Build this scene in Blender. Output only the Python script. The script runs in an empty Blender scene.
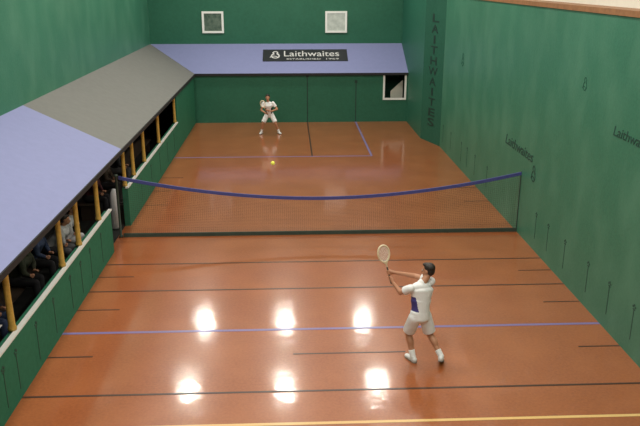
import bpy, bmesh, math, random
from mathutils import Vector, Matrix
random.seed(4)
S=bpy.context.scene
C=S.collection
try: S.view_settings.view_transform='Standard'
except Exception as e: print(e)
V=Vector
# ------------------------------------------------------------ materials
def mat(name,col,rough=.6,noise=0.0,nscale=5,col2=None,metal=0,spec=.5,bump=0,bscale=40,detail=6,ramp=(.35,.65)):
    m=bpy.data.materials.new(name); m.use_nodes=True
    nt=m.node_tree; b=nt.nodes['Principled BSDF']
    b.inputs['Roughness'].default_value=rough; b.inputs['Metallic'].default_value=metal
    b.inputs['Specular IOR Level'].default_value=spec
    c=(*col,1); b.inputs['Base Color'].default_value=c
    tc=nt.nodes.new('ShaderNodeTexCoord')
    if col2 is not None or noise>0:
        if col2 is None: col2=tuple(max(0,x*(1-noise)) for x in col)
        n=nt.nodes.new('ShaderNodeTexNoise'); n.inputs['Scale'].default_value=nscale; n.inputs['Detail'].default_value=detail
        n.inputs['Roughness'].default_value=.65
        nt.links.new(tc.outputs['Object'],n.inputs['Vector'])
        r=nt.nodes.new('ShaderNodeValToRGB'); r.color_ramp.elements[0].position=ramp[0]; r.color_ramp.elements[1].position=ramp[1]
        r.color_ramp.elements[0].color=(*col2,1); r.color_ramp.elements[1].color=c
        nt.links.new(n.outputs['Fac'],r.inputs['Fac']); nt.links.new(r.outputs['Color'],b.inputs['Base Color'])
    if bump>0:
        n2=nt.nodes.new('ShaderNodeTexNoise'); n2.inputs['Scale'].default_value=bscale; n2.inputs['Detail'].default_value=4
        nt.links.new(tc.outputs['Object'],n2.inputs['Vector'])
        bp=nt.nodes.new('ShaderNodeBump'); bp.inputs['Strength'].default_value=bump; bp.inputs['Distance'].default_value=.02
        nt.links.new(n2.outputs['Fac'],bp.inputs['Height']); nt.links.new(bp.outputs['Normal'],b.inputs['Normal'])
    return m
def two_noise(name,a,b_,c,s1,s2,rough,spec,bump=0,bscale=30,mixf=.35,zs=1):
    m=mat(name,a,rough,col2=b_,nscale=s1,spec=spec,bump=bump,bscale=bscale)
    nt=m.node_tree; b=nt.nodes['Principled BSDF']
    src=b.inputs['Base Color'].links[0].from_socket
    tc=[n for n in nt.nodes if n.type=='TEX_COORD'][0]
    mp=nt.nodes.new('ShaderNodeMapping'); mp.inputs['Scale'].default_value=(1,1,zs); nt.links.new(tc.outputs['Object'],mp.inputs['Vector'])
    n=nt.nodes.new('ShaderNodeTexNoise'); n.inputs['Scale'].default_value=s2; n.inputs['Detail'].default_value=3
    nt.links.new(mp.outputs[0],n.inputs['Vector'])
    mr=nt.nodes.new('ShaderNodeMapRange'); mr.inputs[1].default_value=.42; mr.inputs[2].default_value=.72; mr.inputs[3].default_value=0; mr.inputs[4].default_value=mixf
    nt.links.new(n.outputs['Fac'],mr.inputs[0])
    mx=nt.nodes.new('ShaderNodeMix'); mx.data_type='RGBA'
    nt.links.new(mr.outputs[0],mx.inputs[0]); nt.links.new(src,mx.inputs[6]); mx.inputs[7].default_value=(*c,1)
    nt.links.new(mx.outputs[2],b.inputs['Base Color'])
    return m
M={}
M['floor']=two_noise('court_floor_paint',(.355,.103,.029),(.265,.070,.019),(.42,.135,.044),22,1.1,.30,.5,bump=.06,bscale=18,mixf=.45)
fb_=M['floor'].node_tree.nodes['Principled BSDF']; fb_.inputs['Coat Weight'].default_value=.8; fb_.inputs['Coat Roughness'].default_value=.10
_nt=M['floor'].node_tree; _n=_nt.nodes.new('ShaderNodeTexNoise'); _n.inputs['Scale'].default_value=3.0; _n.inputs['Detail'].default_value=6
_tc=[n for n in _nt.nodes if n.type=='TEX_COORD'][0]; _nt.links.new(_tc.outputs['Object'],_n.inputs['Vector'])
_b=_nt.nodes.new('ShaderNodeBump'); _b.inputs['Strength'].default_value=.2; _b.inputs['Distance'].default_value=.02
_nt.links.new(_n.outputs['Fac'],_b.inputs['Height']); _nt.links.new(_b.outputs['Normal'],fb_.inputs['Coat Normal'])
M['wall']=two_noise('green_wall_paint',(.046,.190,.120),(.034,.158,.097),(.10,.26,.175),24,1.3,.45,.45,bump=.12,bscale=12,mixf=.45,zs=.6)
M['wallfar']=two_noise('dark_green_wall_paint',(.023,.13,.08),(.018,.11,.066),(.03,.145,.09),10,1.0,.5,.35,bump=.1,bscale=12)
M['tamb']=two_noise('deep_green_paint',(.026,.145,.094),(.02,.12,.077),(.035,.16,.104),10,1.0,.5,.35,bump=.1,bscale=12)
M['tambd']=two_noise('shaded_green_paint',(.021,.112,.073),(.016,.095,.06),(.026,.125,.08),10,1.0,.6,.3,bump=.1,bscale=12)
M['wlow']=two_noise('low_wall_green_paint',(.028,.17,.10),(.02,.14,.08),(.035,.19,.11),10,1.0,.7,.2,bump=.05,bscale=12)
M['gshade']=mat('gallery_floor_shade',(.008,.009,.008),.9,noise=.3,nscale=20)  # near-black stands in for the shade on the gallery floor
M['blue']=mat('blue_roof_paint',(.225,.245,.455),.6,noise=.05,nscale=6,bump=.05,spec=.3)
M['grey']=mat('grey_roof_felt',(.178,.178,.172),.8,noise=.08,nscale=5,bump=.05,spec=.3)
M['trimw']=mat('white_trim_paint',(.82,.84,.82),.5,noise=.04)
M['wood']=mat('golden_wood',(.62,.38,.08),.4,noise=.3,nscale=10)
M['woodcap']=mat('brown_wood_cap',(.33,.15,.06),.5,noise=.3,nscale=6)
M['cream']=mat('cream_plaster',(.75,.72,.64),.7,noise=.05)
M['ceil']=mat('ceiling_plaster',(.55,.55,.5),.8,noise=.05)
M['dark']=mat('dark_paint_and_shade',(.012,.012,.014),.7,noise=.2)  # plain dark paint on fascias, painted-in shade on the gallery back wall
M['line']=mat('black_line_paint',(.055,.026,.02),.35,noise=.2,nscale=30)
M['lineblue']=mat('blue_line_paint',(.20,.17,.40),.3,noise=.15,nscale=30)
M['lineyel']=mat('yellow_line_paint',(.75,.5,.2),.3,noise=.1,nscale=30)
M['mark']=mat('wall_mark_paint',(.012,.06,.045),.6,noise=.2)
M['markd']=mat('dark_lettering_paint',(.007,.036,.027),.6,noise=.2)
M['netcord']=mat('net_cord',(.06,.04,.035),.8,noise=.2)
M['netband']=mat('net_blue_band',(.065,.075,.28),.6,noise=.15,nscale=20)
M['netfoot']=mat('net_foot_tape',(.045,.07,.055),.7,noise=.2)
M['sign']=mat('sign_charcoal',(.02,.022,.028),.5,noise=.1)
M['white']=mat('white_lettering',(.66,.66,.67),.5,noise=.03)
M['cloth']=mat('white_cloth',(.84,.84,.86),.8,noise=.04,nscale=12,bump=.8,bscale=7)
M['navy']=mat('navy_cloth',(.06,.05,.24),.8,noise=.1)
M['blackcloth']=mat('black_cloth',(.015,.015,.02),.8,noise=.2)
M['skin']=mat('skin',(.50,.24,.14),.5,noise=.08,nscale=12)
M['hair']=mat('dark_hair',(.02,.013,.01),.5,noise=.4,nscale=60,bump=.4,bscale=80)
M['hairgrey']=mat('grey_hair',(.2,.18,.16),.6,noise=.3,nscale=60)
M['hairbrown']=mat('brown_hair',(.07,.035,.018),.6,noise=.3,nscale=60)
M['shoe']=mat('white_shoe_leather',(.75,.75,.76),.45,noise=.05)
M['sole']=mat('rubber_sole',(.25,.22,.2),.7,noise=.1)
M['eye']=mat('eye_white',(.8,.8,.78),.2,noise=.02)
M['pupil']=mat('eye_dark',(.02,.015,.01),.2,noise=.02)
M['lip']=mat('lips',(.35,.1,.08),.5,noise=.05)
M['ballm']=mat('ball_felt',(.85,.85,.12),.9,noise=.08,nscale=60)
M['frame']=mat('racket_ash_wood',(.80,.68,.48),.35,noise=.12,nscale=30)
M['string']=mat('racket_string',(.85,.83,.78),.5,noise=.05)
M['grip']=mat('racket_grip',(.04,.035,.03),.7,noise=.2)
M['metal']=mat('lamp_housing_metal',(.25,.25,.26),.4,metal=.7,noise=.1)
M['glassd']=mat('dim_window_pane',(.14,.19,.15),.25,col2=(.05,.09,.07),nscale=4)
M['glassl']=mat('bright_window_pane',(.42,.45,.40),.3,col2=(.25,.28,.24),nscale=4)
b=M['glassl'].node_tree.nodes['Principled BSDF']; b.inputs['Emission Color'].default_value=(.8,.85,.8,1); b.inputs['Emission Strength'].default_value=.18
M['paper']=mat('paper',(.8,.8,.76),.7,noise=.04)
for n_,c_ in dict(c_dark=(.012,.012,.015),c_grey=(.07,.07,.075),c_blue=(.035,.055,.12),c_tan=(.11,.085,.055),c_white=(.6,.6,.62),c_maroon=(.06,.01,.014),c_olive=(.035,.04,.022),c_brown=(.045,.027,.016)).items():  # non-white cloths also darkened to carry the shade inside the gallery
    M[n_]=mat(n_.replace('c_','cloth_'),c_,.85,noise=.15,nscale=15)
# ------------------------------------------------------------ helpers
def link(o): C.objects.link(o); return o
def meta(o,label=None,cat=None,group=None,kind=None):
    if label:o['label']=label
    if cat:o['category']=cat
    if group:o['group']=group
    if kind:o['kind']=kind
    return o
def empty(name,loc=(0,0,0)):
    o=bpy.data.objects.new(name,None); o.empty_display_size=.2; o.location=loc; return link(o)
def setparent(o,p):
    o.parent=p
    o.matrix_parent_inverse=Matrix.Translation(p.location).inverted() if p.parent is None else p.matrix_world.inverted()
def fin(name,bm,mats,parent=None,smooth=False):
    bmesh.ops.recalc_face_normals(bm,faces=bm.faces)
    me=bpy.data.meshes.new(name); bm.to_mesh(me); bm.free()
    for m in (mats if isinstance(mats,(list,tuple)) else [mats]): me.materials.append(m)
    if smooth:
        for p in me.polygons:p.use_smooth=True
    o=link(bpy.data.objects.new(name,me))
    if parent is not None: setparent(o,parent)
    return o
def bbox(bm,a,b_,mi=0):
    xs=(a[0],b_[0]);ys=(a[1],b_[1]);zs=(a[2],b_[2])
    v=[bm.verts.new((xs[i],ys[j],zs[k])) for i in(0,1) for j in(0,1) for k in(0,1)]
    for f in((0,1,3,2),(4,6,7,5),(0,4,5,1),(2,3,7,6),(0,2,6,4),(1,5,7,3)):
        fc=bm.faces.new([v[i] for i in f]); fc.material_index=mi
def box(name,a,b_,m,parent=None,bev=0):
    bm=bmesh.new(); bbox(bm,a,b_)
    if bev: bmesh.ops.bevel(bm,geom=bm.edges[:],offset=bev,segments=2,affect='EDGES')
    return fin(name,bm,m,parent)
def struct(o,label=None):
    o['kind']='structure'
    if label:o['label']=label
    return o
def prism(bm,prof,axis,a,b_,mi=0):
    def P(p,t): return (p[0],t,p[1]) if axis=='y' else (t,p[0],p[1]) if axis=='x' else (p[0],p[1],t)
    A=[bm.verts.new(P(p,a)) for p in prof]; B=[bm.verts.new(P(p,b_)) for p in prof]
    n=len(prof); bm.faces.new(A); bm.faces.new(B[::-1])
    for i in range(n): bm.faces.new((A[i],A[(i+1)%n],B[(i+1)%n],B[i]))
W=9.72; TX=9.26; FY=14.63; BY=16.76; LX=-2.13; PZ=2.13; PU=3.2; LZ=1.0; CZ=9.3; NY=-19.0; TOP=5.42
BY0=9.6; BY1=11.1
# ------------------------------------------------------------ shell
floor=struct(box('floor',(LX-.2,NY,-.2),(W+.3,BY+.2,0),M['floor']),'glossy reddish-brown court floor')
ceil=struct(box('ceiling',(LX-.2,NY,CZ),(W+.9,BY+.2,CZ+.2),M['ceil']))
wr=struct(box('wall_right',(W,NY,0),(W+.2,BY,TOP),M['wall']),'mottled green plaster main wall')
bm=bmesh.new(); prism(bm,[(W,BY0),(TX,BY1),(TX,BY),(W,BY)],'z',0,TOP)
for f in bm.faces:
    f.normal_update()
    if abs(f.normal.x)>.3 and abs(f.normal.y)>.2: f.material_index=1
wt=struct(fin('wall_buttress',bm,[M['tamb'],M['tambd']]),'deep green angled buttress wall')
struct(box('wall_right_upper',(W+.45,NY,TOP),(W+.65,BY,CZ),M['cream']))
struct(box('trim_1',(W-.03,NY,TOP),(W+.45,BY,TOP+.1),M['woodcap']),'brown wooden wall cap')
struct(box('wall_left_upper',(LX-.2,NY,PU-.1),(LX,BY,CZ),M['wall']))
struct(box('wall_left_gallery',(LX-.2,NY,0),(LX,BY,PU-.1),M['dark']))  # gallery shade put into the back wall as a near-black colour
struct(box('gallery_shade_sheet',(LX,-14.6,0),(-.14,FY,.012),M['gshade']),'added dark sheet standing in for gallery shade')  # added sheet, dark colour deepens the shade under the roof
struct(box('wall_near',(LX,NY,0),(W+.45,NY+.2,CZ),M['wall']))
bm=bmesh.new(); bbox(bm,(-.14,-14.6,0),(0,-1.0,LZ)); bbox(bm,(-.14,.85,0),(0,9.5,LZ))
wl=struct(fin('wall_left',bm,M['wlow']),'low green battery wall below the gallery')
bm=bmesh.new(); bbox(bm,(-.14,9.5,0),(0,FY+.15,PZ-.02)); struct(fin('wall_left_end',bm,M['wlow']))
bm=bmesh.new(); bbox(bm,(-.055,-10.4,LZ),(.022,-.97,LZ+.035)); struct(fin('trim_2',bm,M['trimw']))
bm=bmesh.new(); bbox(bm,(-.055,.82,LZ),(.022,9.5,LZ+.035)); struct(fin('trim_3',bm,M['trimw']))
gx0,gx1,gz0=8.2,9.18,.98
bm=bmesh.new(); bbox(bm,(0,FY,0),(gx0,FY+.15,PZ-.02)); bbox(bm,(gx0,FY,0),(gx1,FY+.15,gz0)); bbox(bm,(gx1,FY,0),(TX,FY+.15,PZ-.02))
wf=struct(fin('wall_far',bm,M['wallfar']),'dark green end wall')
bm=bmesh.new(); t=.06
bbox(bm,(gx0-.02,FY-.03,gz0-.02),(gx1+.02,FY+.02,gz0+t)); bbox(bm,(gx0-.02,FY-.03,gz0+t),(gx0+t,FY+.02,PZ-.03)); bbox(bm,(gx1-t,FY-.03,gz0+t),(gx1+.02,FY+.02,PZ-.03))
struct(fin('trim_4',bm,M['trimw']))
bm=bmesh.new()
A=[bm.verts.new(p) for p in((gx0+.35,FY+.25,.9),(gx1-.05,FY+.55,.9),(gx1-.05,FY+.55,1.75),(gx0+.35,FY+.25,1.3))]
B=[bm.verts.new(v.co+V((0,.03,0))) for v in A]; bm.faces.new(A);bm.faces.new(B[::-1])
for i in range(4): bm.faces.new((A[i],A[(i+1)%4],B[(i+1)%4],B[i]))
struct(fin('slanted_screen',bm,M['cream'],wf))
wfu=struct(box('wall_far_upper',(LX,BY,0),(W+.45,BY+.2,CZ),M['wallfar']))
def window(i,x0,x1,z0,z1,pane):
    bm=bmesh.new(); t=.09;y0=BY-.07;y1=BY
    for a,b_ in(((x0,z0),(x1,z0+t)),((x0,z1-t),(x1,z1)),((x0,z0+t),(x0+t,z1-t)),((x1-t,z0+t),(x1,z1-t))):
        bbox(bm,(a[0],y0,a[1]),(b_[0],y1,b_[1]))
    o=struct(fin('window_%d'%i,bm,M['trimw']),'small square white-framed window')
    p=box('window_pane',(x0+t,BY-.03,z0+t),(x1-t,BY-.004,z1-t),pane,o)
    struct(p)
window(1,.24,1.2,3.68,4.62,M['glassd']); window(2,5.76,6.74,3.68,4.62,M['glassl'])
# ------------------------------------------------------------ sloping roofs
def slab(pts,th=.07):
    bm=bmesh.new(); A=[bm.verts.new(p) for p in pts]; B=[bm.verts.new((p[0],p[1],p[2]-th)) for p in pts]
    n=len(pts); bm.faces.new(A); bm.faces.new(B[::-1])
    for i in range(n): bm.faces.new((A[i],A[(i+1)%n],B[(i+1)%n],B[i]))
    return bm
e=.06; RY=.3
r1=meta(empty('sloped_roof',(0,0,PZ)),'long sloping roof over the side gallery, blue then grey','roof')
fin('roof_panel',slab([(e,-14.6,PZ),(LX,-14.6,PU),(LX,RY,PU),(e,RY,PZ)]),M['blue'],r1)['label']='blue painted roof panel'
fin('roof_panel',slab([(e,RY,PZ),(LX,RY,PU),(LX,BY,PU),(e,FY-e,PZ)]),M['grey'],r1)['label']='grey roof panel'
box('fascia',(e,-14.6,PZ-.09),(e+.03,FY-e-.03,PZ+.01),M['dark'],r1)
r2=meta(empty('sloped_roof',(5,FY,PZ)),'blue sloping roof across the end wall','roof')
fin('roof_panel',slab([(e+.01,FY-e,PZ),(LX,BY,PU),(TX,BY,PU),(TX,FY-e,PZ)]),M['blue'],r2)
box('fascia',(e,FY-e-.03,PZ-.09),(TX,FY-e,PZ+.01),M['dark'],r2)
def revolve(bm,prof,c,seg=16,mi=0):
    rings=[]
    for r,z in prof:
        rings.append([bm.verts.new((c[0]+r*math.cos(2*math.pi*i/seg),c[1]+r*math.sin(2*math.pi*i/seg),c[2]+z)) for i in range(seg)])
    for a,b_ in zip(rings,rings[1:]):
        for i in range(seg):
            f=bm.faces.new((a[i],a[(i+1)%seg],b_[(i+1)%seg],b_[i])); f.material_index=mi
    bm.faces.new(rings[0][::-1]); bm.faces.new(rings[-1])
bm=bmesh.new(); h=PZ-.09-LZ-.036
revolve(bm,[(.065,0),(.065,.05),(.052,.08),(.047,h*.5),(.05,h-.1),(.065,h-.05),(.065,h)],(0,0,0))
p0=fin('gallery_post',bm,M['wood'],None,True); 
ys=[-9.0,-6.9,-4.4,-3.3,-1.75,.93,2.0,3.5,5.95,9.38]
for i,y in enumerate(ys):
    o=p0 if i==0 else link(p0.copy())
    o.location=(-.08,y,LZ+.036); meta(o,'turned golden wooden post on the gallery ledge','post','gallery posts')
def bench(y0,y1):
    b0=meta(empty('bench',(-1.1,(y0+y1)/2,0)),'long dark wooden spectator bench inside the gallery','bench',group='gallery benches')
    box('seat',(-1.4,y0,.42),(-.95,y1,.46),M['c_brown'],b0,.01)
    for yy in (y0+.1,(y0+y1)/2,y1-.1):
        box('leg',(-1.35,yy-.03,.012),(-1.0,yy+.03,.42),M['c_brown'],b0)
bench(-9.6,-1.2); bench(1.2,9.2)
# ------------------------------------------------------------ painted lines
def fline(x0,y0,x1,y1,m,w=.05):
    d=V((x1-x0,y1-y0,0)).normalized(); n=V((-d.y,d.x,0))*w/2
    bm=bmesh.new(); a=V((x0,y0,0)); b_=V((x1,y1,0)); z=V((0,0,.003))
    pts=[a+n,b_+n,b_-n,a-n]
    A=[bm.verts.new(p) for p in pts]; B=[bm.verts.new(p+z) for p in pts]
    bm.faces.new(A[::-1]); bm.faces.new(B)
    for i in range(4): bm.faces.new((A[i],A[(i+1)%4],B[(i+1)%4],B[i]))
    o=fin('painted_line',bm,m,floor); struct(o); return o
fline(0,-5.05,W,-5.05,M['lineblue'],.07)
fline(0,8.2,7.03,8.2,M['lineblue'],.07)
fline(7.0,8.235,7.0,FY,M['lineblue'],.07)
fline(4.88,8.235,4.88,FY,M['line'],.05)
for y in(-1.8,-3.25,-7.1): fline(0,y,W,y,M['line'],.045)
fline(0,-7.95,W,-7.95,M['lineyel'],.06)
for a,b_,y in((0,.75,-2.5),(0,.8,-4.1),(0,.75,-5.9),(9,W,-2.5),(9,W,-4.1),(9,W,-5.9),(4.1,6.0,-5.95),(0,.7,2.6),(0,.7,4.0),(0,.7,5.5),(9,W,2.6),(9,W,4.0)):
    fline(a,y,b_,y,M['line'],.035)
def wmark(parent,x,s,y,z0,z1,m=None):
    bm=bmesh.new(); x0,x1=sorted((x,x+s*.004)); w=.010
    bbox(bm,(x0,y-w,z0),(x1,y+w,z1))
    bbox(bm,(x0,y-.045,z1-.03),(x1,y+.045,z1-.014))
    for k in(-1,0,1):
        c=(0,y+k*.04,z1+.025+(0 if k else .03)); r=.022
        vs0=[bm.verts.new((x0,c[1]+r*math.cos(a*math.pi/4),c[2]+r*math.sin(a*math.pi/4))) for a in range(8)]
        vs1=[bm.verts.new((x1,c[1]+r*math.cos(a*math.pi/4),c[2]+r*math.sin(a*math.pi/4))) for a in range(8)]
        bm.faces.new(vs0);bm.faces.new(vs1[::-1])
        for i in range(8): bm.faces.new((vs0[i],vs0[(i+1)%8],vs1[(i+1)%8],vs1[i]))
    struct(fin('painted_mark',bm,m or M['mark'],parent))
for y in(-7.3,-6.2,-5.25,-4.3,-3.1,-2.1,-1.3,3.0,4.4,5.4,6.2,7.8,9.1): wmark(wr,W,-1,y,.28,.85)
for y in(-7.6,-7.1,-6.2,-5.3,-4.3,-3.6,-2.9,-2.0,2.5,4,5.5,7,8.5): wmark(wl,0,1,y,.15,.75)
for x,z1 in((4.88,1.95),(7.0,1.7)):
    bm=bmesh.new(); bbox(bm,(x-.02,FY-.004,0),(x+.02,FY,z1)); bbox(bm,(x-.06,FY-.004,z1),(x+.06,FY,z1+.12))
    struct(fin('painted_mark',bm,M['markd'],wf))
# ------------------------------------------------------------ lettering
def lettering(txt,size,mw,m,parent,bold=0,spacing=1,name='lettering',width=None,kind=None,shear=0):
    cu=bpy.data.curves.new('t','FONT'); cu.body=txt; cu.size=size; cu.align_x='CENTER'; cu.align_y='CENTER'; cu.offset=bold; cu.space_character=spacing; cu.extrude=.003; cu.shear=shear
    to=link(bpy.data.objects.new('t',cu)); dg=bpy.context.evaluated_depsgraph_get(); dg.update()
    me=bpy.data.meshes.new_from_object(to.evaluated_get(dg)); bpy.data.objects.remove(to)
    if width:
        xs=[v.co.x for v in me.vertices]; k=width/(max(xs)-min(xs))
        for v in me.vertices: v.co.x*=k
    me.transform(mw); me.materials.clear(); me.materials.append(m); me.name=name
    o=link(bpy.data.objects.new(name,me)); setparent(o,parent)
    if kind: o['kind']=kind
    return o
def frame(X,Y,loc):
    X=V(X).normalized();Y=V(Y).normalized();Z=X.cross(Y)
    m=Matrix((X,Y,Z)).transposed().to_4x4(); m.translation=V(loc); return m
wallX=(0,-1,0)
def rwtext(txt,size,y,z,width,bold=0,m='mark'):
    lettering(txt,size,frame((0,-1,0),(0,0,1),(W-.004,y,z)),M[m],wr,name='painted_lettering',width=width,kind='structure',shear=.2,bold=bold)
rwtext('Laithwaites',.36,.4,2.05,2.2,.002,'mark')
rwtext('Laithwaites',.25,-5.35,3.5,1.45)
def ring(bm,mw,c,r0,r1,a0=0,a1=360,n=20,th=.004):
    pr=None
    for i in range(n+1):
        a=math.radians(a0+(a1-a0)*i/n)
        q=[bm.verts.new(mw@V((c[0]+r*math.cos(a),c[1]+r*math.sin(a),z))) for r in(r0,r1) for z in(0,th)]
        if pr:
            bm.faces.new((pr[1],pr[3],q[3],q[1])); bm.faces.new((pr[0],q[0],q[2],pr[2])); bm.faces.new((pr[0],pr[1],q[1],q[0])); bm.faces.new((pr[2],q[2],q[3],pr[3]))
        else: bm.faces.new((q[0],q[1],q[3],q[2]))
        pr=q
    bm.faces.new((pr[0],pr[2],pr[3],pr[1]))
def emblem(mw,s,m,parent,kind=None):
    bm=bmesh.new()
    ring(bm,mw,(0,.3*s),.12*s,.21*s,-60,250); ring(bm,mw,(0,-.12*s),.23*s,.32*s,110,390); ring(bm,mw,(.2*s,.1*s),.01*s,.08*s); ring(bm,mw,(-.1*s,-.45*s),.28*s,.35*s,30,150)
    o=fin('painted_emblem' if kind else 'emblem',bm,m,parent)
    if kind:o['kind']=kind
emblem(frame(wallX,(0,0,1),(W-.001,-.85,1.70)),.42,M['mark'],wr,'structure')
emblem(frame(wallX,(0,0,1),(W-.001,-6.0,3.25)),.25,M['mark'],wr,'structure')
emblem(frame(wallX,(0,0,1),(W-.001,6.7,3.5)),.45,M['tambd'],wr,'structure')
emblem(frame(wallX,(0,0,1),(W-.001,-3.2,4.1)),.28,M['tambd'],wr,'structure')
d=V((W-TX,BY0-BY1,0)).normalized(); nrm=d.cross(V((0,0,1)))
for i,ch in enumerate('LAITHWAITES'):
    c=V(((W+TX)/2,(BY0+BY1)/2,4.62-i*.385))+nrm*.003
    lettering(ch,.42,frame(d,(0,0,1),c),M['markd'],wt,bold=.006,name='painted_lettering',kind='structure',width=(.7 if ch=='W' else .14 if ch=='I' else .5))
# sign on end roof
sl=V((0,BY-(FY-e),PU-PZ)).normalized(); sn=V((1,0,0)).cross(sl)
def sp(x,s,h=0): return V((x,FY-e,PZ))+sl*s+sn*h
sg=meta(empty('banner_sign',sp(4.83,1.43,.01)),'charcoal banner with white lettering lying on the blue sloping roof','sign')
bm=bmesh.new()
P=[sp(x,s,h) for x,s,h in((2.95,.95,.0),(6.7,.95,0),(6.7,1.9,0),(2.95,1.9,0))]
A=[bm.verts.new(p+sn*.006) for p in P]; B=[bm.verts.new(p+sn*.025) for p in P]
bm.faces.new(A[::-1]);bm.faces.new(B)
for i in range(4): bm.faces.new((A[i],A[(i+1)%4],B[(i+1)%4],B[i]))
fin('sign_panel',bm,M['sign'],sg)
lettering('Laithwaites',.64,frame((1,0,0),sl,sp(5.1,1.52,.027)),M['white'],sg,width=2.45)
lettering('ESTABLISHED',.15,frame((1,0,0),sl,sp(4.75,1.1,.027)),M['white'],sg,width=1.5)
lettering('1969',.15,frame((1,0,0),sl,sp(6.0,1.1,.027)),M['white'],sg,width=.55)
emblem(frame((1,0,0),sl,sp(3.5,1.43,.025)),.62,M['white'],sg)
# ------------------------------------------------------------ net
HE,HM=1.5,.93
def ztop(x):
    t=(x-W/2)/(W/2); return HM+(HE-HM)*(abs(t)**1.9)
net=meta(empty('court_net',(W/2,0,0)),'sagging dark court net with a blue top band','net')
def ribbon(bm,pts,w,axis,th=.002):
    pr=None
    for p in pts:
        o1=V((w/2,0,0)) if axis=='v' else V((0,0,w/2))
        q=[bm.verts.new(p+s*o1+V((0,t_,0))) for s in(-1,1) for t_ in(-th/2,th/2)]
        if pr:
            for a,b_ in((0,1),(1,3),(3,2),(2,0)): bm.faces.new((pr[a],pr[b_],q[b_],q[a]))
        pr=q
bm=bmesh.new(); n=200
for i in range(n+1):
    x=W*i/n; ribbon(bm,[V((x,0,.03)),V((x,0,ztop(x)))],.0022,'v')
for j in range(1,26):
    f=j/26; ribbon(bm,[V((W*i/24,0,.05+(ztop(W*i/24)-.05)*f)) for i in range(25)],.0022,'h')
fin('net_mesh',bm,M['netcord'],net)
bm=bmesh.new(); ribbon(bm,[V((W*i/48,0,ztop(W*i/48))) for i in range(49)],.08,'h',.03); fin('top_band',bm,M['netband'],net)
bm=bmesh.new(); bbox(bm,(0,-.015,.0),(W,.015,.095)); fin('foot_tape',bm,M['netfoot'],net)
bm=bmesh.new(); bbox(bm,(W-.02,-.012,0),(W,.012,HE+.05)); fin('end_strap',bm,M['netfoot'],net)
bm=bmesh.new(); revolve(bm,[(.05,0),(.05,.04),(.03,.06),(.03,HE+.02),(.045,HE+.04),(.045,HE+.08)],(-.06,0,0)); 
np=fin('net_post',bm,M['netfoot'],None,True); meta(np,'dark metal post holding the net end in the gallery doorway','post')
bm=bmesh.new(); revolve(bm,[(.06,.012),(.11,.05),(.12,.5),(.1,.95),(.05,1.05)],(-.3,.6,0),14)
for v in bm.verts: v.co.x+=.02*math.sin(v.co.z*9+v.co.y*20)
meta(fin('cloth_bundle',bm,M['c_white'],None,True),'pale grey cloth bundle standing in the gallery doorway','bundle')
# ------------------------------------------------------------ people
def orient(axis,X=None):
    Z=V(axis).normalized()
    if X is None: X=V((1,0,0)) if abs(Z.x)<.9 else V((0,1,0))
    X=V(X); X=(X-Z*X.dot(Z)).normalized(); Y=Z.cross(X)
    return Matrix((X,Y,Z)).transposed()
def ell(bm,c,r,R=None,seg=14):
    m=Matrix.Translation(V(c))@((R or Matrix.Identity(3)).to_4x4())@Matrix.Diagonal((*r,1))
    bmesh.ops.create_uvsphere(bm,u_segments=seg,v_segments=seg-4,radius=1,matrix=m)
def cap(bm,a,b_,ra,rb,seg=12,ends=True):
    a=V(a);b_=V(b_); ax=b_-a; L=ax.length
    if L<1e-5:return
    m=Matrix.Translation((a+b_)/2)@orient(ax).to_4x4()
    bmesh.ops.create_cone(bm,cap_ends=True,segments=seg,radius1=ra,radius2=rb,depth=L,matrix=m)
    if ends: ell(bm,a,(ra,)*3,seg=10); ell(bm,b_,(rb,)*3,seg=10)
def remesh(name,bm,vox,mats,parent,it=3,fac=.5,paint=None):
    me=bpy.data.meshes.new('tmp'); bm.to_mesh(me); bm.free()
    o=link(bpy.data.objects.new('tmp',me))
    md=o.modifiers.new('r','REMESH'); md.mode='VOXEL'; md.voxel_size=vox; md.use_smooth_shade=True
    sm=o.modifiers.new('s','SMOOTH'); sm.iterations=it; sm.factor=fac
    dg=bpy.context.evaluated_depsgraph_get(); dg.update()
    m2=bpy.data.meshes.new_from_object(o.evaluated_get(dg)); bpy.data.objects.remove(o)
    m2.name=name; m2.materials.clear()
    for m in(mats if isinstance(mats,(list,tuple)) else [mats]): m2.materials.append(m)
    for p in m2.polygons:
        p.use_smooth=True
        if paint: p.material_index=paint(p.center)
    o=link(bpy.data.objects.new(name,m2)); setparent(o,parent); return o
def hand(bm,wr_,c,axis,r=.02,side=1):
    wr_=V(wr_);c=V(c);a=V(axis).normalized(); d=(c-wr_); d=(d-a*d.dot(a)).normalized(); n=a.cross(d)*side
    pc=c-d*(r+.012)
    cap(bm,wr_,pc-d*.02,.024,.03)
    ell(bm,(wr_+pc)/2+d*.015+n*.0,(.040,.016,.045),Matrix((a,n,d)).transposed())
    ell(bm,pc,(.040,.015,.022),Matrix((a,n,d)).transposed())
    R=r+.009
    for i,end in enumerate((205,225,215,190)):
        o=a*(1.5-i)*.0205; pts=[]
        for k in range(4):
            ph=math.radians(25+(end-25)*k/3); pts.append(c+o-d*R*math.cos(ph)*1.05+n*R*math.sin(ph))
        pts.insert(0,pc+o*.95)
        for k in range(4): cap(bm,pts[k],pts[k+1],.0095-.0006*k,.0092-.0008*k,8)
    th=[pc+a*.035-n*.012]
    for k in range(3):
        ph=math.radians(-35-45*k); th.append(c+a*(.045-.004*k)-d*R*math.cos(ph)+n*R*math.sin(ph))
    for k in range(3): cap(bm,th[k],th[k+1],.0125-.001*k,.0115-.001*k,8)
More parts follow.
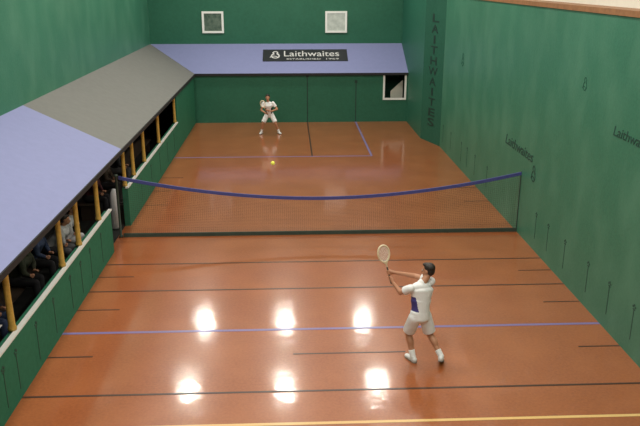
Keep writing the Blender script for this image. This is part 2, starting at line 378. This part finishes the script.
def person(name,base,J,label,vox=.007,shirt='cloth',legs='cloth',long=False,hair='hair',panel=None,shoe='shoe',grip=None,sleeve_long=False,build=1.0,hs=1.0):
    B=V(base); root=meta(empty(name,B),label,'person')
    j={k:(V(v)+B if k not in('fwd','hfwd','axL','axR','toeL','toeR','hup') else V(v).normalized()) for k,v in J.items()}
    up=(j['chest']-j['pelvis']).normalized()
    rt=(j['shR']-j['shL']).normalized(); hrt=(j['hipR']-j['hipL']).normalized()
    hf=j['hfwd']; hu=j.get('hup',V((0,0,1))); hu=(hu-hf*hu.dot(hf)).normalized(); hr=hf.cross(hu)
    HR=Matrix((hr,hf,hu)).transposed()*hs; hc=j['head']
    H=lambda x,y,z: hc+(hr*x+hf*y+hu*z)*hs
    nt_=9 if vox>.01 else 17
    bm=bmesh.new()
    def torso(bm,gr,z0=0,z1=1,n=17):
        for i in range(n):
            t=i/(n-1)
            if t<z0-1e-6 or t>z1+1e-6: continue
            c=j['pelvis'].lerp(j['chest'],t); r=hrt.lerp(rt,t).normalized()
            w=.155-.03*math.sin(math.pi*min(1,t*1.6))*1 if t<.62 else .13+.055*(t-.62)/.38
            dd=.10+.018*t
            ell(bm,c,((w+gr)*build,(dd+gr)*build,.085),orient(up,r),18 if vox<.01 else 12)
    torso(bm,0,n=nt_)
    ell(bm,j['shL'].lerp(j['shR'],.5)-up*.03,(.17*build,.085,.07),orient(up,rt))
    nb=j['shL'].lerp(j['shR'],.5)
    cap(bm,nb-up*.02,hc-hu*.06-hf*.015,.062,.052)
    ell(bm,H(0,-.012,.025),(.075,.092,.088),HR); ell(bm,H(0,.018,-.04),(.058,.068,.078),HR); ell(bm,H(0,.05,-.088),(.028,.03,.022),HR)
    ell(bm,H(0,.088,-.022),(.011,.018,.026),HR); ell(bm,H(0,.102,-.036),(.014,.013,.011),HR); ell(bm,H(0,.072,.018),(.05,.014,.014),HR)
    ell(bm,H(0,.08,-.062),(.022,.01,.008),HR)
    for s in(-1,1): ell(bm,H(s*.077,-.01,-.012),(.009,.018,.032),HR)
    for s in'LR':
        cap(bm,j['sh'+s],j['el'+s],.052*build,.042*build); cap(bm,j['el'+s],j['wr'+s],.043*build,.028)
        m_=j['sh'+s].lerp(j['el'+s],.45); ell(bm,m_,(.047,.052,.09),orient(j['el'+s]-j['sh'+s]))
        ax=j.get('ax'+s,V((0,0,1))); hand(bm,j['wr'+s],j['gr'+s],ax,.016 if (grip and s in grip) else .022,1 if s=='R' else -1)
        hp,kn,an=j['hip'+s],j['kn'+s],j['an'+s]
        cap(bm,hp,kn,.088,.057*build); cap(bm,kn,an,.056*build,.038); ell(bm,kn.lerp(an,.3)-(j['fwd']*.015),(.055*build,.058*build,.11),orient(an-kn))
        td=j['toe'+s]; cap(bm,an+V((0,0,-.02)),an+td*.12+V((0,0,-.045)),.033,.025)
    remesh('body',bm,vox,M['skin'],root)
    bm=bmesh.new(); ell(bm,H(0,-.028,.045),(.083,.092,.082),HR); ell(bm,H(0,-.055,.0),(.076,.058,.078),HR); ell(bm,H(0,.02,.088),(.062,.066,.03),HR)
    remesh('hair',bm,max(vox,.008),M[hair],root,2)
    for s in(-1,1):
        bm=bmesh.new(); ell(bm,H(s*.028,.074,0),(.013,.009,.009),HR); o=fin('eye',bm,M['eye'],root,True)
        bm=bmesh.new(); ell(bm,H(s*.028,.082,0),(.006,.003,.006),HR); fin('pupil',bm,M['pupil'],o,True)
    bm=bmesh.new(); ell(bm,H(0,.088,-.062),(.02,.005,.006),HR); fin('mouth',bm,M['lip'],root,True)
    bm=bmesh.new(); torso(bm,.022,.0 if not long else .1,1,33 if vox<.01 else 13); ell(bm,nb-up*.03,(.175*build,.10,.085),orient(up,rt),20); cap(bm,nb-up*.03,nb+up*.025,.088,.07)
    for s in'LR':
        t=.60; e_=j['sh'+s].lerp(j['el'+s],t); cap(bm,j['sh'+s],e_,.066*build,.072*build,seg=20,ends=False); ell(bm,j['sh'+s],(.068,.068,.068))
        if sleeve_long:
            cap(bm,e_,j['el'+s],.062,.056); cap(bm,j['el'+s],j['wr'+s].lerp(j['el'+s],.06),.055,.04)
    def pn(c):
        if not panel: return 0
        q=c-j['pelvis'].lerp(j['chest'],.5); x=q.dot(rt); z=q.dot(up)
        if panel=='both': return 1 if abs(x)>.09 and -.2<z<.15 else 0
        return 1 if x<-.12*build and -.13<z<.11 else 0
    remesh('shirt',bm,max(vox,.008),[M[shirt],M['navy'] if panel!='both' else M['blackcloth']],root,7,paint=pn)
    bm=bmesh.new()
    for t in(-.12,-.08,-.04,.0,.04,.08,.12): ell(bm,j['pelvis'].lerp(j['chest'],t),(.170*build,.126*build,.08),orient(up,hrt),18)
    for s in'LR':
        hp,kn,an=j['hip'+s],j['kn'+s],j['an'+s]
        if long: cap(bm,hp,kn,.105,.078); cap(bm,kn,an.lerp(kn,.08),.076,.062)
        else: cap(bm,hp,hp.lerp(kn,.86),.103*build,.102*build,seg=20,ends=False); ell(bm,hp,(.103*build,)*3)
    remesh('trousers' if long else 'shorts',bm,max(vox,.008),M[legs],root,6)
    for s in'LR':
        an,kn,td=j['an'+s],j['kn'+s],j['toe'+s]
        sd=td.cross(V((0,0,1))).normalized(); u_=sd.cross(td).normalized()
        if not long:
            bm=bmesh.new(); cap(bm,an-(kn-an).normalized()*.02,an.lerp(kn,.30),.046,.053,ends=False); remesh('sock',bm,max(vox,.008),M['cloth'],root,1)
        R=Matrix((sd,td,u_)).transposed(); bm=bmesh.new(); q=an-u_*.035
        ell(bm,q-td*.03,(.046,.060,.053),R); ell(bm,q+td*.06-u_*.005,(.049,.1,.043),R); ell(bm,q+td*.14-u_*.012,(.050,.062,.033),R); ell(bm,an+u_*.01,(.050,.056,.035),R)
        remesh('shoe',bm,max(vox,.008),M[shoe],root,2)
        bm=bmesh.new(); q2=q-u_*.04
        ell(bm,q2-td*.03,(.048,.060,.012),R); ell(bm,q2+td*.06,(.050,.1,.012),R); ell(bm,q2+td*.14,(.052,.064,.012),R)
        remesh('shoe_sole',bm,max(vox,.006),M['sole'],root,1)
    return root
# near player
BP=(6.27,-6.24,0)
ra=V((-.55,.30,1.27)); rb=V((-.71,.36,1.86)); rax=(rb-ra).normalized()
fw=V((-.5,.85,0))
person('person',BP,dict(pelvis=(-.11,-.02,.83),chest=(-.09,.06,1.24),shL=(-.28,-.03,1.31),shR=(.08,.15,1.35),
 head=(.01,.13,1.55),hfwd=(-.80,.58,-.05),fwd=fw,hup=(.0,.12,1),
 elL=(-.42,.10,1.18),wrL=(-.53,.23,1.30),grL=tuple(ra+rax*.08),axL=tuple(rax),
 elR=(-.17,.31,1.38),wrR=(-.485,.28,1.455),grR=tuple(ra+rax*.19),axR=tuple(rax),
 hipL=(-.20,-.05,.80),hipR=(-.02,.03,.80),knL=(-.27,.10,.46),knR=(.08,.05,.45),anL=(-.20,-.04,.085),anR=(.24,-.16,.15),
 toeL=(-.45,.85,0),toeR=(.25,.85,-.38)),'player in white shirt and shorts, lunging with raised racket',vox=.0065,panel='L',grip='LR',build=1.04,hs=1.05)
def racket(a,b_,label,normal,k=1.0):
    a=V(a);ax=(V(b_)-a).normalized(); n=V(normal); n=(n-ax*n.dot(ax)).normalized(); s=ax.cross(n)
    mw=Matrix((s,ax,n)).transposed().to_4x4()@Matrix.Diagonal((k,k,k,1)); mw.translation=a
    root=meta(empty('racket',a),label,'racket')
    hc=.53; pts=[]
    for i in range(40):
        t=2*math.pi*i/40; r=1+.06*math.cos(t-1.0)
        pts.append(V((.098*math.cos(t)*r+.008*math.sin(t),hc+.14*math.sin(t),0)))
    def tube(bm,pts,r,closed):
        seg=8; rings=[]; N=len(pts)
        for i,p in enumerate(pts):
            tg=(pts[(i+1)%N]-pts[i-1]) if closed else (pts[min(i+1,N-1)]-pts[max(i-1,0)])
            R=orient(tg,V((0,0,1))); rings.append([bm.verts.new(p+R@V((r*math.cos(2*math.pi*k/seg),r*.8*math.sin(2*math.pi*k/seg),0))) for k in range(seg)])
        for i in range(N if closed else N-1):
            A=rings[i];B_=rings[(i+1)%N]
            for k in range(seg): bm.faces.new((A[k],A[(k+1)%seg],B_[(k+1)%seg],B_[k]))
        if not closed: bm.faces.new(rings[0][::-1]);bm.faces.new(rings[-1])
    bm=bmesh.new(); tube(bm,pts,.018,True); tube(bm,[V((0,.27,0)),V((0,.32,0)),V((0,.37,0)),V((0,.4,0))],.015,False)
    tube(bm,[V((0,.34,0)),V((-.03,.385,0)),V((-.055,.43,0))],.012,False); tube(bm,[V((0,.34,0)),V((.03,.385,0)),V((.055,.43,0))],.012,False)
    bm.transform(mw); fin('racket_frame',bm,M['frame'],root,True)
    bm=bmesh.new()
    for i in range(-6,7):
        x=i*.0135; h_=.13*math.sqrt(max(0,1-(x/.095)**2)); tube(bm,[V((x,hc-h_,0)),V((x,hc+h_,0))],.0018,False)
    for i in range(-8,9):
        y=i*.0152; w=.09*math.sqrt(max(0,1-(y/.135)**2)); tube(bm,[V((-w,hc+y,0)),V((w,hc+y,0))],.0018,False)
    bm.transform(mw); fin('strings',bm,M['string'],root)
    bm=bmesh.new(); tube(bm,[V((0,0,0)),V((0,.01,0)),V((0,.30,0))],.0178,False); bm.transform(mw); fin('grip',bm,M['grip'],root,True)
racket(V(BP)+ra-rax*.02,V(BP)+rb,'wooden racket with tight stringing held upright by the white-clad player',(.25,-.95,.2))
# far player
BF=(3.26,12.15,0)
fa=V((-.02,-.40,.84)); fb=V((-.20,-.52,1.28)); fax=(fb-fa).normalized()
person('person',BF,dict(pelvis=(.02,.1,.79),chest=(-.01,-.06,1.19),shL=(.18,-.07,1.27),shR=(-.19,-.07,1.27),
 head=(-.03,-.12,1.50),hfwd=(0,-1,-.05),fwd=(0,-1,0),
 elL=(.34,-.08,1.03),wrL=(.13,-.33,.99),grL=tuple(fa+fax*.22+V((.0,0,0))),axL=tuple(fax),
 elR=(-.30,-.1,1.00),wrR=(-.10,-.34,.90),grR=tuple(fa+fax*.08),axR=tuple(fax),
 hipL=(.11,.1,.77),hipR=(-.08,.1,.77),knL=(.27,-.06,.44),knR=(-.25,-.06,.44),anL=(.39,.05,.085),anR=(-.31,.05,.085),
 toeL=(.45,-.9,0),toeR=(-.35,-.9,0)),'crouching player in white with dark side panels, waiting with a racket',vox=.009,panel='both',grip='LR',build=.95,hs=1.06)
racket(V(BF)+fa,V(BF)+fb,'wooden racket held low in front by the crouching player',(0,-1,.5))
# spectators
def seated(y,lab,shirt,legs,hair,lean=0,tw=0,shoe='c_dark',sl=True,x=-1.2):
    person('person',(x,y,.012),dict(pelvis=(.0,0,.59),chest=(.10+lean,0,.96),shL=(.10+lean,.18,1.03),shR=(.10+lean,-.18,1.03),
     head=(.17+lean,0,1.21),hfwd=(1,tw,-.12),fwd=(1,0,0),
     elL=(.16+lean,.26,.79),wrL=(.36,.14,.70),grL=(.42,.11,.685),axL=(.2,1,0),elR=(.16+lean,-.26,.79),wrR=(.36,-.14,.70),grR=(.42,-.11,.685),axR=(.2,-1,0),
     hipL=(.04,.1,.565),hipR=(.04,-.1,.565),knL=(.46,.13,.54),knR=(.46,-.13,.54),anL=(.46,.14,.09),anR=(.5,-.13,.09),toeL=(1,.1,0),toeR=(1,-.1,0)),
     lab,vox=.013,shirt=shirt,legs=legs,hair=hair,long=True,shoe=shoe,sleeve_long=sl)
seated(-7.85,'seated spectator in dark jacket and tan trousers','c_dark','c_tan','hairgrey',.05,-.2)
seated(-6.3,'seated spectator in grey jumper and dark trousers','c_grey','c_dark','hairbrown',.08,.2)
seated(-5.55,'seated spectator in dark jacket and blue jeans','c_dark','c_blue','hair',0,.3)
seated(-3.9,'seated spectator in olive jacket leaning forward','c_olive','c_dark','hairgrey',.16,.2)
seated(-2.95,'seated spectator in dark blue shirt','c_blue','c_dark','hairbrown',.1,-.3)
seated(-2.25,'seated spectator in white shirt leaning forward','c_white','c_grey','hair',.25,.3,x=-1.05)
seated(-1.55,'seated spectator in white shirt and white trousers','c_white','c_white','hairbrown',.2,-.2,x=-1.05)
seated(1.5,'seated spectator in maroon jumper','c_maroon','c_dark','hair',.1,-.3)
seated(2.75,'seated spectator in brown jacket and dark trousers','c_brown','c_dark','hairgrey',.1,-.3)
seated(4.3,'seated spectator in dark jacket','c_dark','c_grey','hair',.1,-.3)
pg=box('programme_sheet',(-.77,-6.44,.737),(-.55,-6.14,.743),M['paper']); meta(pg,'white printed programme resting on a spectator lap','paper')
bm=bmesh.new(); bmesh.ops.create_icosphere(bm,subdivisions=3,radius=.04)
ball=fin('tennis_ball',bm,M['ballm'],None,True); ball.location=(3.76,-3.4,2.67); meta(ball,'small yellow felt ball in mid-flight','ball')
# ------------------------------------------------------------ lights
for y in(13.3,7.7,2.1,-3.5,-9.1,-14.7):
    for x in(.09,3.77,7.35):
        r=meta(empty('ceiling_lamp',(x,y,CZ)),'round metal floodlight hanging from the ceiling','lamp','ceiling floodlights')
        bm=bmesh.new(); revolve(bm,[(.03,0),(.03,-.12),(.2,-.14),(.4,-.27),(.38,-.27),(.18,-.16),(.02,-.15)],(x,y,CZ),20); fin('lamp_housing',bm,M['metal'],r,True)
        L=bpy.data.lights.new('lamp_light','AREA'); L.shape='DISK'; L.size=.66; L.energy=158; L.color=(1,.95,.84)
        lo=link(bpy.data.objects.new('lamp_light',L)); lo.location=(x,y,CZ-.28); setparent(lo,r)
w=bpy.data.worlds.new('w'); S.world=w; w.use_nodes=True; w.node_tree.nodes['Background'].inputs[0].default_value=(.3,.33,.35,1); w.node_tree.nodes['Background'].inputs[1].default_value=.3
# ------------------------------------------------------------ camera
cam=bpy.data.cameras.new('camera'); co=link(bpy.data.objects.new('camera',cam)); S.camera=co
cam.sensor_width=36; cam.lens=720.4/640*36; cam.clip_start=.05; cam.clip_end=200
co.location=(4.087,-16.765,6.018); co.rotation_euler=(math.radians(90-18.04),0,math.radians(-2.453))
